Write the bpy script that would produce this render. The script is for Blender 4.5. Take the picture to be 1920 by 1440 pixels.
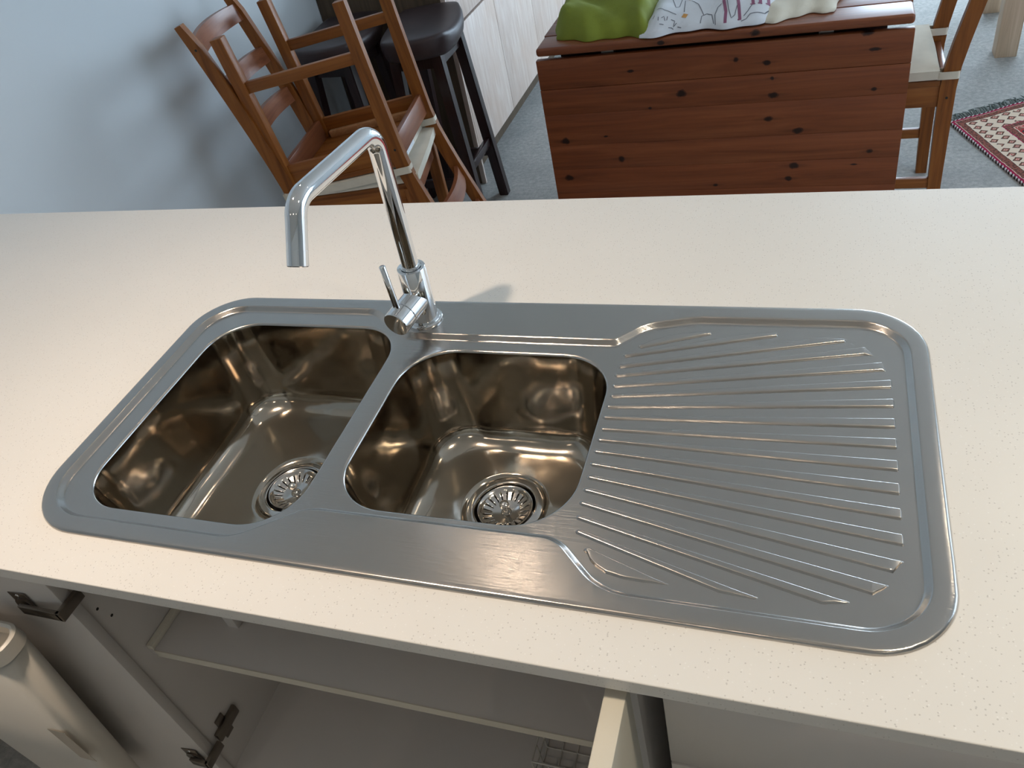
import bpy, bmesh, math, random
from math import sin, cos, pi, sqrt, atan2
from mathutils import Vector, Matrix
from mathutils.geometry import delaunay_2d_cdt
random.seed(7)
for o in list(bpy.data.objects): bpy.data.objects.remove(o)
S = bpy.context.scene
COL = S.collection

# ------------------------------------------------------------------ camera
cam = bpy.data.cameras.new('camera')
cam.sensor_width = 36.0
cam.lens = 28.0846
cam.clip_start = 0.02
camo = bpy.data.objects.new('camera', cam)
COL.objects.link(camo)
rx, dn, fw = Vector((0.940251, 0.284715, -0.186721)), Vector((0.052177, -0.662414, -0.747319)), Vector((-0.33646, 0.692925, -0.637691))
M = Matrix.Identity(4)
for i in range(3):
    M[i][0] = rx[i]; M[i][1] = -dn[i]; M[i][2] = -fw[i]
M[0][3], M[1][3], M[2][3] = 0.936329, -0.404601, 1.563432
camo.matrix_world = M
S.camera = camo

# ------------------------------------------------------------------ view, world, daylight
S.view_settings.view_transform = 'Standard'
S.view_settings.look = 'None'
S.view_settings.gamma = 1.0
S.view_settings.use_curve_mapping = False
S.view_settings.exposure = 0.0
W = bpy.data.worlds.new('sky'); S.world = W; W.use_nodes = True
W.node_tree.nodes['Background'].inputs[0].default_value = (0.55, 0.72, 1.0, 1)
W.node_tree.nodes['Background'].inputs[1].default_value = 1.2

def area_light(name, loc, target, sx, sy, power, color, spread=pi):
    l = bpy.data.lights.new(name, 'AREA'); l.shape = 'RECTANGLE'; l.size = sx; l.size_y = sy
    l.energy = power; l.color = color; l.spread = spread
    o = bpy.data.objects.new(name, l); COL.objects.link(o); o.location = loc
    o.rotation_euler = (Vector(target) - Vector(loc)).to_track_quat('-Z', 'Z').to_euler()
    return o
DAY = (0.64, 0.82, 1.0)
area_light('daylight_glass_door', (3.27, 1.55, 1.35), (0.0, 1.55, 0.9), 1.5, 1.9, 24, DAY)
area_light('daylight_far_window', (2.25, 6.02, 1.2), (2.1, 2.6, 0.1), 1.8, 2.1, 160, DAY)
WARM = (1.0, 0.80, 0.62)
# x, y, watts of the recessed ceiling lamps
DOWNLIGHTS = [(0.06, 0.06, 6.1), (0.08, 1.04, 0.42), (1.85, 1.5, 2.0), (1.62, 0.0, 4.4), (0.75, -1.25, 0.9), (-0.35, -1.25, 0.4), (1.9, -1.25, 1.4)]
CEIL = 2.45

# ------------------------------------------------------------------ materials
def lin(c):
    return tuple(((v/255)/12.92 if v/255 <= 0.04045 else (((v/255)+0.055)/1.055)**2.4) for v in c)
class N:
    def __init__(s, name):
        s.m = bpy.data.materials.new(name); s.m.use_nodes = True
        s.t = s.m.node_tree; s.b = s.t.nodes['Principled BSDF']
    def n(s, kind, **kw):
        x = s.t.nodes.new('ShaderNode' + kind)
        for k, v in kw.items():
            if k.startswith('_'): setattr(x, k[1:], v)
        return x
    def l(s, a, b): s.t.links.new(a, b)
    def set(s, **kw):
        for k, v in kw.items():
            s.b.inputs[k.replace('_', ' ')].default_value = v
        return s
    def math(s, op, a, b=None, c=None):
        x = s.n('Math', _operation=op)
        for i, v in enumerate((a, b, c)):
            if v is None: continue
            if isinstance(v, (int, float)): x.inputs[i].default_value = v
            else: s.l(v, x.inputs[i])
        return x.outputs[0]
    def coord(s, scale=(1, 1, 1), loc=(0, 0, 0), rot=(0, 0, 0), out='Object'):
        c = s.n('TexCoord'); m = s.n('Mapping')
        m.inputs['Scale'].default_value = scale; m.inputs['Location'].default_value = loc; m.inputs['Rotation'].default_value = rot
        s.l(c.outputs[out], m.inputs[0]); return m.outputs[0]
    def noise(s, vec, scale=5, detail=3, rough=0.5, dist=0.0):
        x = s.n('TexNoise'); x.inputs['Scale'].default_value = scale; x.inputs['Detail'].default_value = detail
        x.inputs['Roughness'].default_value = rough; x.inputs['Distortion'].default_value = dist
        s.l(vec, x.inputs['Vector']); return x.outputs['Fac']
    def ramp(s, fac, stops, interp='LINEAR'):
        r = s.n('ValToRGB'); r.color_ramp.interpolation = interp
        e = r.color_ramp.elements
        while len(e) < len(stops): e.new(0.5)
        for i, (p, c) in enumerate(stops):
            e[i].position = p; e[i].color = (*c, 1) if len(c) == 3 else c
        s.l(fac, r.inputs[0]); return r.outputs[0]
    def mix(s, fac, a, b, mode='MIX'):
        x = s.n('MixRGB', _blend_type=mode)
        for i, v in enumerate((fac, a, b)):
            if isinstance(v, (int, float)): x.inputs[i].default_value = v
            elif isinstance(v, tuple): x.inputs[i].default_value = (*v, 1) if len(v) == 3 else v
            else: s.l(v, x.inputs[i])
        return x.outputs[0]
    def color(s, v): s.l(v, s.b.inputs['Base Color'])
    def rough(s, v): s.l(v, s.b.inputs['Roughness'])
    def bump(s, h, strength=0.2, dist=0.01):
        x = s.n('Bump'); x.inputs['Strength'].default_value = strength; x.inputs['Distance'].default_value = dist
        s.l(h, x.inputs['Height']); s.l(x.outputs[0], s.b.inputs['Normal'])

def plain(name, col, rough=0.5, var=0.06, scale=6, metallic=0.0, bump=0.0, bscale=200, spec=0.5):
    m = N(name); v = m.coord()
    f = m.noise(v, scale, 3)
    lo = tuple(c*(1-var) for c in col); hi = tuple(min(1, c*(1+var)) for c in col)
    m.color(m.ramp(f, [(0.3, lo), (0.7, hi)]))
    m.set(Roughness=rough, Metallic=metallic)
    m.b.inputs['Specular IOR Level'].default_value = spec
    if bump: m.bump(m.noise(v, bscale, 2), bump, 0.002)
    return m.m

def wood(name, dark, mid, light, axis=0, rough=0.42, knots=None, scale=1.0, coat=0.0, plank=None):
    m = N(name)
    sc = [14*scale]*3; sc[axis] = 0.9*scale
    v = m.coord(tuple(sc))
    g = m.noise(v, 2.2, 5, 0.6, 1.2)
    sc2 = [90*scale]*3; sc2[axis] = 2.5*scale
    fine = m.noise(m.coord(tuple(sc2)), 1.6, 2)
    f = m.math('ADD', m.math('MULTIPLY', g, 0.75), m.math('MULTIPLY', fine, 0.25))
    c = m.ramp(f, [(0.32, dark), (0.5, mid), (0.68, light)])
    if plank:
        oi = m.n('ObjectInfo')
        c = m.mix(1.0, c, m.ramp(oi.outputs['Random'], [(0, (1-plank,)*3), (1, (1, 1, 1))]), 'MULTIPLY')
    if knots:
        sep = m.n('SeparateXYZ'); tc = m.n('TexCoord'); m.l(tc.outputs['Object'], sep.inputs[0])
        wob = m.math('MULTIPLY', m.math('SUBTRACT', m.noise(m.coord((1, 1, 1)), 60, 2), 0.5), 1.1)
        best = None; bt = None
        for (kx, kz, ra, rb) in knots:
            dx = m.math('MULTIPLY', m.math('SUBTRACT', sep.outputs[0], kx), 1/ra)
            dz = m.math('MULTIPLY', m.math('SUBTRACT', sep.outputs[2], kz), 1/rb)
            d = m.math('SQRT', m.math('ADD', m.math('MULTIPLY', dx, dx), m.math('MULTIPLY', dz, dz)))
            dt = m.math('SQRT', m.math('ADD', m.math('MULTIPLY', m.math('MULTIPLY', dx, dx), 0.06), m.math('MULTIPLY', m.math('MULTIPLY', dz, dz), 2.2)))
            best = d if best is None else m.math('MINIMUM', best, d)
            bt = dt if bt is None else m.math('MINIMUM', bt, dt)
        kf = m.ramp(m.math('ADD', best, wob), [(0.55, (1, 1, 1)), (1.0, (0.35,)*3), (1.5, (0, 0, 0))])
        tf = m.ramp(bt, [(0.3, (0.45,)*3), (1.2, (0, 0, 0))])
        c = m.mix(tf, c, tuple(x*0.45 for x in dark))
        c = m.mix(kf, c, tuple(x*0.13 for x in dark))
    m.color(c); m.set(Roughness=rough); m.b.inputs['Specular IOR Level'].default_value = 0.32
    m.b.inputs['Coat Weight'].default_value = coat; m.b.inputs['Coat Roughness'].default_value = 0.25
    m.bump(fine, 0.08, 0.001)
    return m.m

def steel(name, col, rough, streak=0.0, aniso=0.0, wave=0.0, smudge=0.08):
    m = N(name)
    m.set(Metallic=1.0)
    v = m.coord((6, 700, 6))
    st = m.noise(v, 1.0, 3, 0.7)
    bl = m.noise(m.coord(), 7, 3, 0.6)
    m.color(m.mix(m.math('MULTIPLY', bl, 0.5), col, tuple(c*0.9 for c in col)))
    r = m.math('ADD', rough - smudge/2 - streak/2, m.math('ADD', m.math('MULTIPLY', st, streak), m.math('MULTIPLY', bl, smudge)))
    m.rough(r)
    if aniso:
        m.b.inputs['Anisotropic'].default_value = aniso
        t = m.n('CombineXYZ'); t.inputs[0].default_value = 1.0
        m.l(t.outputs[0], m.b.inputs['Tangent'])
    if wave:
        m.bump(m.noise(m.coord((1, 1, 1)), 9, 2, 0.5), wave, 0.02)
        if aniso:
            b1 = m.b.inputs['Normal'].links[0].from_node; b2 = m.n('Bump')
            b2.inputs['Strength'].default_value = 0.22; b2.inputs['Distance'].default_value = 0.0006
            m.l(m.noise(m.coord((14, 420, 14)), 1.0, 3, 0.7), b2.inputs['Height']); m.l(b1.outputs[0], b2.inputs['Normal']); m.l(b2.outputs[0], m.b.inputs['Normal'])
    return m.m

MAT = {}
MAT['steel'] = steel('brushed_stainless', (0.495, 0.463, 0.43), 0.215, 0.09, 0.35, 0.012, 0.05)
MAT['bowl'] = steel('polished_stainless', (0.47, 0.415, 0.345), 0.115, 0.03, 0.0, 0.18, 0.08)
MAT['steel_fine'] = steel('bright_stainless', (0.62, 0.59, 0.55), 0.13, 0.02, 0.0, 0.0, 0.05)
MAT['chrome'] = steel('chrome', (0.84, 0.85, 0.86), 0.04, 0.0, 0.0, 0.0, 0.02)
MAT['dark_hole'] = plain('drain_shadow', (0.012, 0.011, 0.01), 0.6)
MAT['seal'] = plain('rubber_seal', (0.02, 0.02, 0.02), 0.5)

def quartz():
    m = N('speckled_quartz'); v = m.coord()
    c = m.ramp(m.noise(v, 3, 3), [(0.3, (0.76, 0.735, 0.69)), (0.7, (0.80, 0.775, 0.73))])
    vo = m.n('TexVoronoi'); vo.inputs['Scale'].default_value = 290; m.l(v, vo.inputs['Vector'])
    near = m.math('LESS_THAN', vo.outputs['Distance'], 0.22)
    pick = m.n('SeparateColor'); m.l(vo.outputs['Color'], pick.inputs[0])
    f = m.math('MULTIPLY', near, m.math('GREATER_THAN', pick.outputs[0], 0.66))
    c = m.mix(m.math('MULTIPLY', f, 0.5), c, (0.42, 0.39, 0.36))
    f2 = m.math('MULTIPLY', near, m.math('LESS_THAN', pick.outputs[0], 0.2))
    c = m.mix(m.math('MULTIPLY', f2, 0.5), c, (0.9, 0.89, 0.86))
    m.color(c); m.set(Roughness=0.30)
    m.rough(m.math('ADD', 0.27, m.math('MULTIPLY', m.noise(v, 30, 2), 0.08)))
    return m.m
MAT['quartz'] = quartz()
MAT['wall'] = plain('painted_plaster', (0.62, 0.65, 0.66), 0.75, 0.02, 3, bump=0.04, bscale=120)
MAT['ceiling'] = plain('ceiling_paint', (0.72, 0.70, 0.66), 0.8, 0.02)
MAT['back_wall'] = plain('kitchen_wall_paint', (0.60, 0.56, 0.50), 0.75, 0.03)
MAT['melamine'] = plain('white_melamine', (0.66, 0.63, 0.60), 0.4, 0.02)
MAT['melamine_front'] = plain('white_gloss_front', (0.62, 0.60, 0.585), 0.3, 0.015)
MAT['edge_tape'] = plain('cream_edge_tape', (0.70, 0.66, 0.56), 0.4, 0.02)
MAT['plastic'] = plain('white_plastic', (0.60, 0.57, 0.51), 0.35, 0.02)
MAT['clear_tape'] = plain('packing_tape', (0.48, 0.42, 0.34), 0.25, 0.04)
MAT['hinge'] = steel('nickel_hinge', (0.24, 0.21, 0.18), 0.3, 0.02, 0, 0, 0.05)
MAT['wire'] = plain('white_coated_wire', (0.62, 0.60, 0.55), 0.35, 0.02)
MAT['pine'] = wood('antique_pine', lin((112, 62, 24)), lin((140, 82, 33)), lin((156, 98, 44)), axis=2, coat=0.0, plank=0.12)
MAT['pine_x'] = wood('antique_pine_rails', lin((112, 62, 24)), lin((140, 82, 33)), lin((156, 98, 44)), axis=0, coat=0.0, plank=0.12)
MAT['pine_y'] = wood('antique_pine_slats', lin((108, 62, 40)), lin((134, 80, 52)), lin((152, 96, 64)), axis=1, coat=0.2, rough=0.34)
MAT['pine_raw'] = wood('bare_pine', lin((176, 122, 78)), lin((196, 142, 96)), lin((210, 160, 116)), axis=1)
KN = [(0.551, 0.563, 0.0165, 0.0132), (0.802, 0.639, 0.014, 0.0078), (0.818, 0.591, 0.0063, 0.0063), (0.822, 0.54, 0.0159, 0.0096), (0.81, 0.466, 0.013, 0.0098), (0.452, 0.524, 0.0067, 0.0051), (0.399, 0.645, 0.0115, 0.0049), (0.16, 0.428, 0.0161, 0.0125), (0.343, 0.356, 0.0107, 0.0125), (0.155, 0.293, 0.0148, 0.0111), (0.894, 0.424, 0.0163, 0.0098), (0.888, 0.308, 0.0151, 0.0118), (0.873, 0.264, 0.0119, 0.0085), (0.646, 0.249, 0.0088, 0.007), (1.069, 0.705, 0.0191, 0.0147), (1.09, 0.652, 0.0134, 0.0059), (1.097, 0.538, 0.0077, 0.0061), (1.103, 0.346, 0.0097, 0.0081), (0.715, 0.654, 0.0079, 0.0079), (0.452, 0.711, 0.0128, 0.0064), (0.3, 0.438, 0.007, 0.0035), (1.062, 0.305, 0.0098, 0.0033)]
TD, TM, TL = lin((104, 53, 27)), lin((124, 66, 35)), lin((138, 79, 45))
MAT['table_leaf'] = wood('stained_pine_leaf', TD, TM, TL, axis=0, knots=KN, coat=0.0, plank=0.07)
MAT['table_top'] = wood('stained_pine_top', TD, TM, TL, axis=0, coat=0.2, knots=[(0.50, 0.725, 0.012, 0.008), (0.77, 0.728, 0.016, 0.01)])
MAT['dark_wood'] = wood('dark_stained_wood', (0.012, 0.005, 0.005), (0.024, 0.010, 0.010), (0.040, 0.018, 0.017), axis=2, rough=0.28, coat=0.3)
MAT['leather'] = plain('dark_brown_leather', (0.032, 0.017, 0.017), 0.45, 0.3, 9, bump=0.1, bscale=160)
def whitewash(axis=2):
    m = N('whitewashed_timber')
    v = m.coord((30, 30, 3), rot=(0, 0, 0))
    f = m.noise(v, 1.5, 5, 0.65, 0.8)
    b = m.noise(m.coord((2, 5, 5)), 1.2, 3)
    c = m.ramp(f, [(0.3, lin((202, 180, 164))), (0.5, lin((216, 197, 184))), (0.7, lin((228, 214, 203)))])
    c = m.mix(m.math('MULTIPLY', m.ramp(b, [(0.45, (0, 0, 0)), (0.75, (1, 1, 1))]), 0.35), c, lin((208, 176, 152)))
    m.color(c); m.set(Roughness=0.5); m.bump(f, 0.06, 0.001)
    return m.m
MAT['whitewash'] = whitewash()
MAT['cab_side'] = wood('brown_carcass', lin((74, 60, 46)), lin((88, 72, 56)), lin((100, 84, 66)), axis=2, rough=0.6)
MAT['pale_wood'] = wood('pale_beech', lin((186, 160, 134)), lin((204, 178, 150)), lin((216, 192, 166)), axis=2, rough=0.5)
MAT['canvas'] = plain('cream_canvas', lin((214, 204, 186)), 0.9, 0.05, 20, bump=0.25, bscale=500)
MAT['tag'] = plain('paper_care_tag', (0.72, 0.75, 0.78), 0.35, 0.1, 40)
MAT['green_cloth'] = plain('lime_green_cloth', lin((122, 132, 40)), 0.85, 0.12, 9, bump=0.2, bscale=300)
MAT['white_cloth'] = plain('white_cotton', lin((214, 216, 220)), 0.85, 0.03, 12, bump=0.15, bscale=400)
MAT['cream_cloth'] = plain('cream_cotton', lin((222, 214, 196)), 0.85, 0.05, 10, bump=0.2, bscale=400)
MAT['ink_grey'] = plain('grey_ink', lin((112, 114, 122)), 0.8)
MAT['ink_mauve'] = plain('mauve_ink', lin((142, 86, 112)), 0.8)
MAT['ink_orange'] = plain('orange_ink', lin((205, 150, 84)), 0.8, 0.3, 60)
MAT['red_dot'] = plain('red_enamel', (0.35, 0.02, 0.03), 0.3)
MAT['blue_dot'] = plain('dark_enamel', (0.02, 0.02, 0.05), 0.3)
MAT['lamp_trim'] = plain('white_lamp_trim', (0.8, 0.8, 0.8), 0.4)
def glow(name, col, s):
    m = N(name); m.set(Emission_Color=(*col, 1), Emission_Strength=s); return m.m
MAT['lamp_glow'] = glow('lamp_glow', WARM, 14)
def glass():
    m = N('window_glass'); m.set(Roughness=0.0); m.b.inputs['Transmission Weight'].default_value = 1.0; m.b.inputs['IOR'].default_value = 1.02
    return m.m
MAT['glass'] = glass()

def carpet():
    m = N('grey_carpet'); v = m.coord()
    f = m.noise(v, 55, 5, 0.7); g = m.noise(v, 5, 3)
    c = m.ramp(f, [(0.25, lin((150, 150, 147))), (0.75, lin((205, 203, 198)))])
    c = m.mix(m.ramp(g, [(0.45, (0, 0, 0)), (0.8, (0.5,)*3)]), c, lin((150, 150, 148)))
    m.color(c); m.set(Roughness=0.95); m.b.inputs['Specular IOR Level'].default_value = 0.1
    m.bump(m.noise(v, 220, 4, 0.8), 0.7, 0.006)
    return m.m
MAT['carpet'] = carpet()

RUG_W, RUG_L = 1.10, 1.75
def rug():
    m = N('woven_rug_pattern')
    tc = m.n('TexCoord'); s = m.n('SeparateXYZ'); m.l(tc.outputs['Object'], s.inputs[0])
    wob = m.math('MULTIPLY', m.math('SUBTRACT', m.noise(m.coord(), 45, 2), 0.5), 0.008)
    u = m.math('ADD', s.outputs[0], wob); w = m.math('ADD', s.outputs[1], wob)
    du = m.math('MINIMUM', u, m.math('SUBTRACT', RUG_W, u)); dv = m.math('MINIMUM', w, m.math('SUBTRACT', RUG_L, w))
    d = m.math('MINIMUM', du, dv)
    sc = m.math('MULTIPLY', d, 1/0.29)
    RED, CR, BE, BR, DK = lin((176, 38, 48)), lin((150, 28, 66)), lin((222, 200, 178)), lin((142, 84, 72)), lin((62, 52, 46))
    base = m.ramp(sc, [(0.0, DK), (0.018, CR), (0.055, BE), (0.063, BR), (0.15, DK), (0.16, BE), (0.17, BE), (0.50, CR), (0.515, BR), (0.60, BE), (0.612, RED)], 'CONSTANT')
    def cell(val, size, off=0.0):
        x = m.math('FRACT', m.math('ADD', m.math('MULTIPLY', val, 1/size), off)); return m.math('ABSOLUTE', m.math('SUBTRACT', x, 0.5))
    def band(lo, hi): return m.math('MULTIPLY', m.math('GREATER_THAN', sc, lo), m.math('LESS_THAN', sc, hi))
    man = m.math('ADD', cell(u, 0.046), cell(w, 0.041))
    rows = m.ramp(man, [(0, RED), (0.1, BE), (0.17, BR), (0.32, DK), (0.42, BE)], 'CONSTANT')
    spots = m.noise(m.coord(), 28, 1)
    c = m.mix(m.math('MULTIPLY', band(0.17, 0.50), m.math('MULTIPLY', m.math('LESS_THAN', man, 0.42), m.math('GREATER_THAN', spots, 0.33))), base, rows)
    fine = m.math('GREATER_THAN', m.noise(m.coord(), 130, 2), 0.52)
    c = m.mix(m.math('MULTIPLY', m.math('MULTIPLY', fine, m.math('ADD', band(0.063, 0.15), band(0.515, 0.60))), 0.75), c, DK)
    man2 = m.math('ADD', cell(u, 0.16, 0.3), cell(w, 0.16, 0.1))
    tri = m.ramp(man2, [(0, DK), (0.08, RED), (0.14, BR), (0.27, BE), (0.31, RED)], 'CONSTANT')
    c = m.mix(m.math('GREATER_THAN', sc, 0.63), c, tri)
    chk = m.math('GREATER_THAN', m.math('FRACT', m.math('MULTIPLY', m.math('ADD', u, w), 1/0.018)), 0.55)
    c = m.mix(m.math('MULTIPLY', chk, m.math('LESS_THAN', sc, 0.03)), c, lin((196, 186, 186)))
    m.color(c); m.set(Roughness=0.95); m.b.inputs['Specular IOR Level'].default_value = 0.1
    m.bump(m.noise(m.coord(), 400, 2), 0.5, 0.003)
    return m.m
MAT['rug'] = rug()
MAT['fringe'] = plain('grey_green_wool', lin((112, 120, 116)), 0.95, 0.3, 60)

# ------------------------------------------------------------------ mesh helpers
def link(name, me, mat, parent=None, smooth=False, angle=None):
    o = bpy.data.objects.new(name, me); COL.objects.link(o)
    if mat is not None: me.materials.append(MAT[mat] if isinstance(mat, str) else mat)
    if parent is not None: o.parent = parent
    if smooth:
        for p in me.polygons: p.use_smooth = True
        if angle is not None and hasattr(me, 'set_sharp_from_angle'): me.set_sharp_from_angle(angle=math.radians(angle))
    return o
def from_bm(name, bm, mat, parent=None, smooth=False, angle=None):
    bmesh.ops.recalc_face_normals(bm, faces=bm.faces)
    me = bpy.data.meshes.new(name); bm.to_mesh(me); bm.free()
    return link(name, me, mat, parent, smooth, angle)
def tag(o, label=None, cat=None, group=None, kind=None):
    if label: o['label'] = label
    if cat: o['category'] = cat
    if group: o['group'] = group
    if kind: o['kind'] = kind
    return o
def thing(name, label, cat, loc=(0, 0, 0), rz=0, group=None):
    o = bpy.data.objects.new(name, None); COL.objects.link(o)
    o.location = loc; o.rotation_euler = (0, 0, rz); o.empty_display_size = 0.1
    return tag(o, label, cat, group)
def add_box(bm, lo, hi, bev=0.0, seg=2, mtx=None):
    r = bmesh.ops.create_cube(bm, size=1.0)
    vs = r['verts']
    for v in vs:
        v.co = Vector(((lo[i]+hi[i])/2 + v.co[i]*(hi[i]-lo[i]) for i in range(3)))
    if bev:
        es = list({e for v in vs for e in v.link_edges})
        rb = bmesh.ops.bevel(bm, geom=es, offset=bev, segments=seg, affect='EDGES', profile=0.5)
        vs = list({v for f in rb['faces'] for v in f.verts} | {v for v in vs if v.is_valid})
    if mtx is not None:
        for v in vs: v.co = mtx @ v.co
    return vs
def box(name, lo, hi, mat, parent=None, bev=0.0, seg=2, mtx=None):
    bm = bmesh.new(); add_box(bm, lo, hi, bev, seg, mtx)
    return from_bm(name, bm, mat, parent, bool(bev), 40)
def fillet_path(pts, rad, n=8):
    P = [Vector(p) for p in pts]; out = [P[0]]
    for i in range(1, len(P)-1):
        a, b, c = P[i-1], P[i], P[i+1]; r = rad if not isinstance(rad, (list, tuple)) else rad[i-1]
        d1 = (a-b).normalized(); d2 = (c-b).normalized(); ang = d1.angle(d2)
        t = min(r/math.tan(ang/2), (a-b).length*0.49, (c-b).length*0.49); rr = t*math.tan(ang/2)
        p1 = b+d1*t; p2 = b+d2*t; bis = (d1+d2).normalized(); ctr = b+bis*(rr/sin(ang/2))
        u = (p1-ctr); w = (p2-ctr); tot = u.angle(w)
        for k in range(n+1):
            f = k/n
            q = (u*sin((1-f)*tot)+w*sin(f*tot))/sin(tot) if tot > 1e-5 else u
            out.append(ctr+q)
    out.append(P[-1]); return out
def add_tube(bm, path, r, seg=16, caps=True):
    P = [Vector(p) for p in path]; rings = []
    t0 = (P[1]-P[0]).normalized(); up = Vector((0, 0, 1)) if abs(t0.z) < 0.9 else Vector((1, 0, 0))
    nrm = t0.cross(up).normalized()
    for i, p in enumerate(P):
        t = ((P[min(i+1, len(P)-1)]-P[i]).normalized()+(P[i]-P[max(i-1, 0)]).normalized()).normalized() if 0 < i < len(P)-1 else ((P[1]-P[0]) if i == 0 else (P[-1]-P[-2])).normalized()
        nrm = (nrm-t*nrm.dot(t)).normalized(); b = t.cross(nrm)
        rr = r[i] if isinstance(r, (list, tuple)) else r
        rings.append([bm.verts.new(p+(nrm*cos(2*pi*k/seg)+b*sin(2*pi*k/seg))*rr) for k in range(seg)])
    for a, b in zip(rings, rings[1:]):
        for k in range(seg): bm.faces.new((a[k], a[(k+1) % seg], b[(k+1) % seg], b[k]))
    if caps: bm.faces.new(rings[0][::-1]); bm.faces.new(rings[-1])
def tube(name, path, r, mat, parent=None, seg=16):
    bm = bmesh.new(); add_tube(bm, path, r, seg); return from_bm(name, bm, mat, parent, True, 50)
def add_lathe(bm, prof, seg=48, mtx=None):
    rings = []
    for r, z in prof:
        if r < 1e-6: vs = [bm.verts.new((0, 0, z))]
        else: vs = [bm.verts.new((r*cos(2*pi*k/seg), r*sin(2*pi*k/seg), z)) for k in range(seg)]
        rings.append(vs)
    for a, b in zip(rings, rings[1:]):
        for k in range(seg):
            k2 = (k+1) % seg
            if len(a) == 1 and len(b) == 1: continue
            if len(a) == 1: bm.faces.new((a[0], b[k], b[k2]))
            elif len(b) == 1: bm.faces.new((a[k], a[k2], b[0]))
            else: bm.faces.new((a[k], a[k2], b[k2], b[k]))
    if mtx is not None:
        for vs in rings:
            for v in vs: v.co = mtx @ v.co
def lathe(name, prof, mat, parent=None, seg=48, mtx=None, angle=35):
    bm = bmesh.new(); add_lathe(bm, prof, seg, mtx); return from_bm(name, bm, mat, parent, True, angle)
def axis_mtx(p, d):
    q = Vector(d).normalized().to_track_quat('Z', 'Y'); return Matrix.Translation(Vector(p)) @ q.to_matrix().to_4x4()

# 2D outlines
def round_poly(vs, n=10):
    out = []; L = len(vs)
    for i in range(L):
        a, b, c = Vector(vs[i-1][:2]), Vector(vs[i][:2]), Vector(vs[(i+1) % L][:2]); r = vs[i][2]
        d1 = (a-b).normalized(); d2 = (c-b).normalized(); ang = d1.angle(d2)
        if r <= 0 or abs(ang-pi) < 1e-3: out.append(b.copy()); continue
        t = min(r/math.tan(ang/2), (a-b).length*0.499, (c-b).length*0.499); rr = t*math.tan(ang/2)
        ctr = b+(d1+d2).normalized()*(rr/sin(ang/2)); u = b+d1*t-ctr; w = b+d2*t-ctr; tot = u.angle(w)
        for k in range(n+1):
            f = k/n; out.append(ctr+(u*sin((1-f)*tot)+w*sin(f*tot))/sin(tot))
    res = []
    for p in out:
        if not res or (p-res[-1]).length > 1e-5: res.append(p)
    if (res[0]-res[-1]).length < 1e-5: res.pop()
    return res
def resample(poly, step):
    out = []; L = len(poly)
    for i in range(L):
        a, b = poly[i], poly[(i+1) % L]; n = max(1, int((b-a).length/step))
        for k in range(n): out.append(a.lerp(b, k/n))
    return out
def area2(p): return sum(p[i].x*p[(i+1) % len(p)].y-p[(i+1) % len(p)].x*p[i].y for i in range(len(p)))/2
def offset(poly, d):      # d > 0 moves inward for counter-clockwise outlines
    out = []; L = len(poly)
    for i in range(L):
        t1 = (poly[i]-poly[i-1]).normalized(); t2 = (poly[(i+1) % L]-poly[i]).normalized()
        n1 = Vector((-t1.y, t1.x)); n2 = Vector((-t2.y, t2.x)); nn = (n1+n2)
        nn = nn/max(nn.length_squared/2, 0.3)
        out.append(poly[i]+nn*d)
    return out
def inside(p, poly):
    c = False; j = len(poly)-1
    for i in range(len(poly)):
        a, b = poly[i], poly[j]
        if (a.y > p.y) != (b.y > p.y) and p.x < (b.x-a.x)*(p.y-a.y)/(b.y-a.y)+a.x: c = not c
        j = i
    return c
def loops_mesh(loops, keep):
    """loops: list of (outline, z); triangulates between them; keep(centroid) filters"""
    V, E, Z = [], [], []
    for poly, z in loops:
        s = len(V)
        for p in poly: V.append(p.copy()); Z.append(z)
        for i in range(len(poly)): E.append((s+i, s+(i+1) % len(poly)))
    r = delaunay_2d_cdt(V, E, [], 0, 1e-7)
    vs, fs, ov = r[0], r[2], r[3]
    bm = bmesh.new()
    bv = [bm.verts.new((p.x, p.y, Z[ov[i][0]] if ov[i] else loops[0][1])) for i, p in enumerate(vs)]
    for f in fs:
        c = (vs[f[0]]+vs[f[1]]+vs[f[2]])/3
        if keep(c): bm.faces.new([bv[i] for i in f])
    for v in [v for v in bm.verts if not v.link_faces]: bm.verts.remove(v)
    return bm
def weighted(o):
    m = o.modifiers.new('wn', 'WEIGHTED_NORMAL'); m.keep_sharp = True; m.weight = 100
def extrude_outline(name, poly, z0, z1, mat, parent=None, bev=0.0):
    bm = bmesh.new()
    f = bm.faces.new([bm.verts.new((p[0], p[1], z0)) for p in poly])
    g = bmesh.ops.extrude_face_region(bm, geom=[f])
    for v in g['geom']:
        if isinstance(v, bmesh.types.BMVert): v.co.z = z1
    if bev: bmesh.ops.bevel(bm, geom=[e for e in bm.edges if abs(e.verts[0].co.z-e.verts[1].co.z) < 1e-7], offset=bev, segments=2, affect='EDGES')
    return from_bm(name, bm, mat, parent, True, 40)

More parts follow.
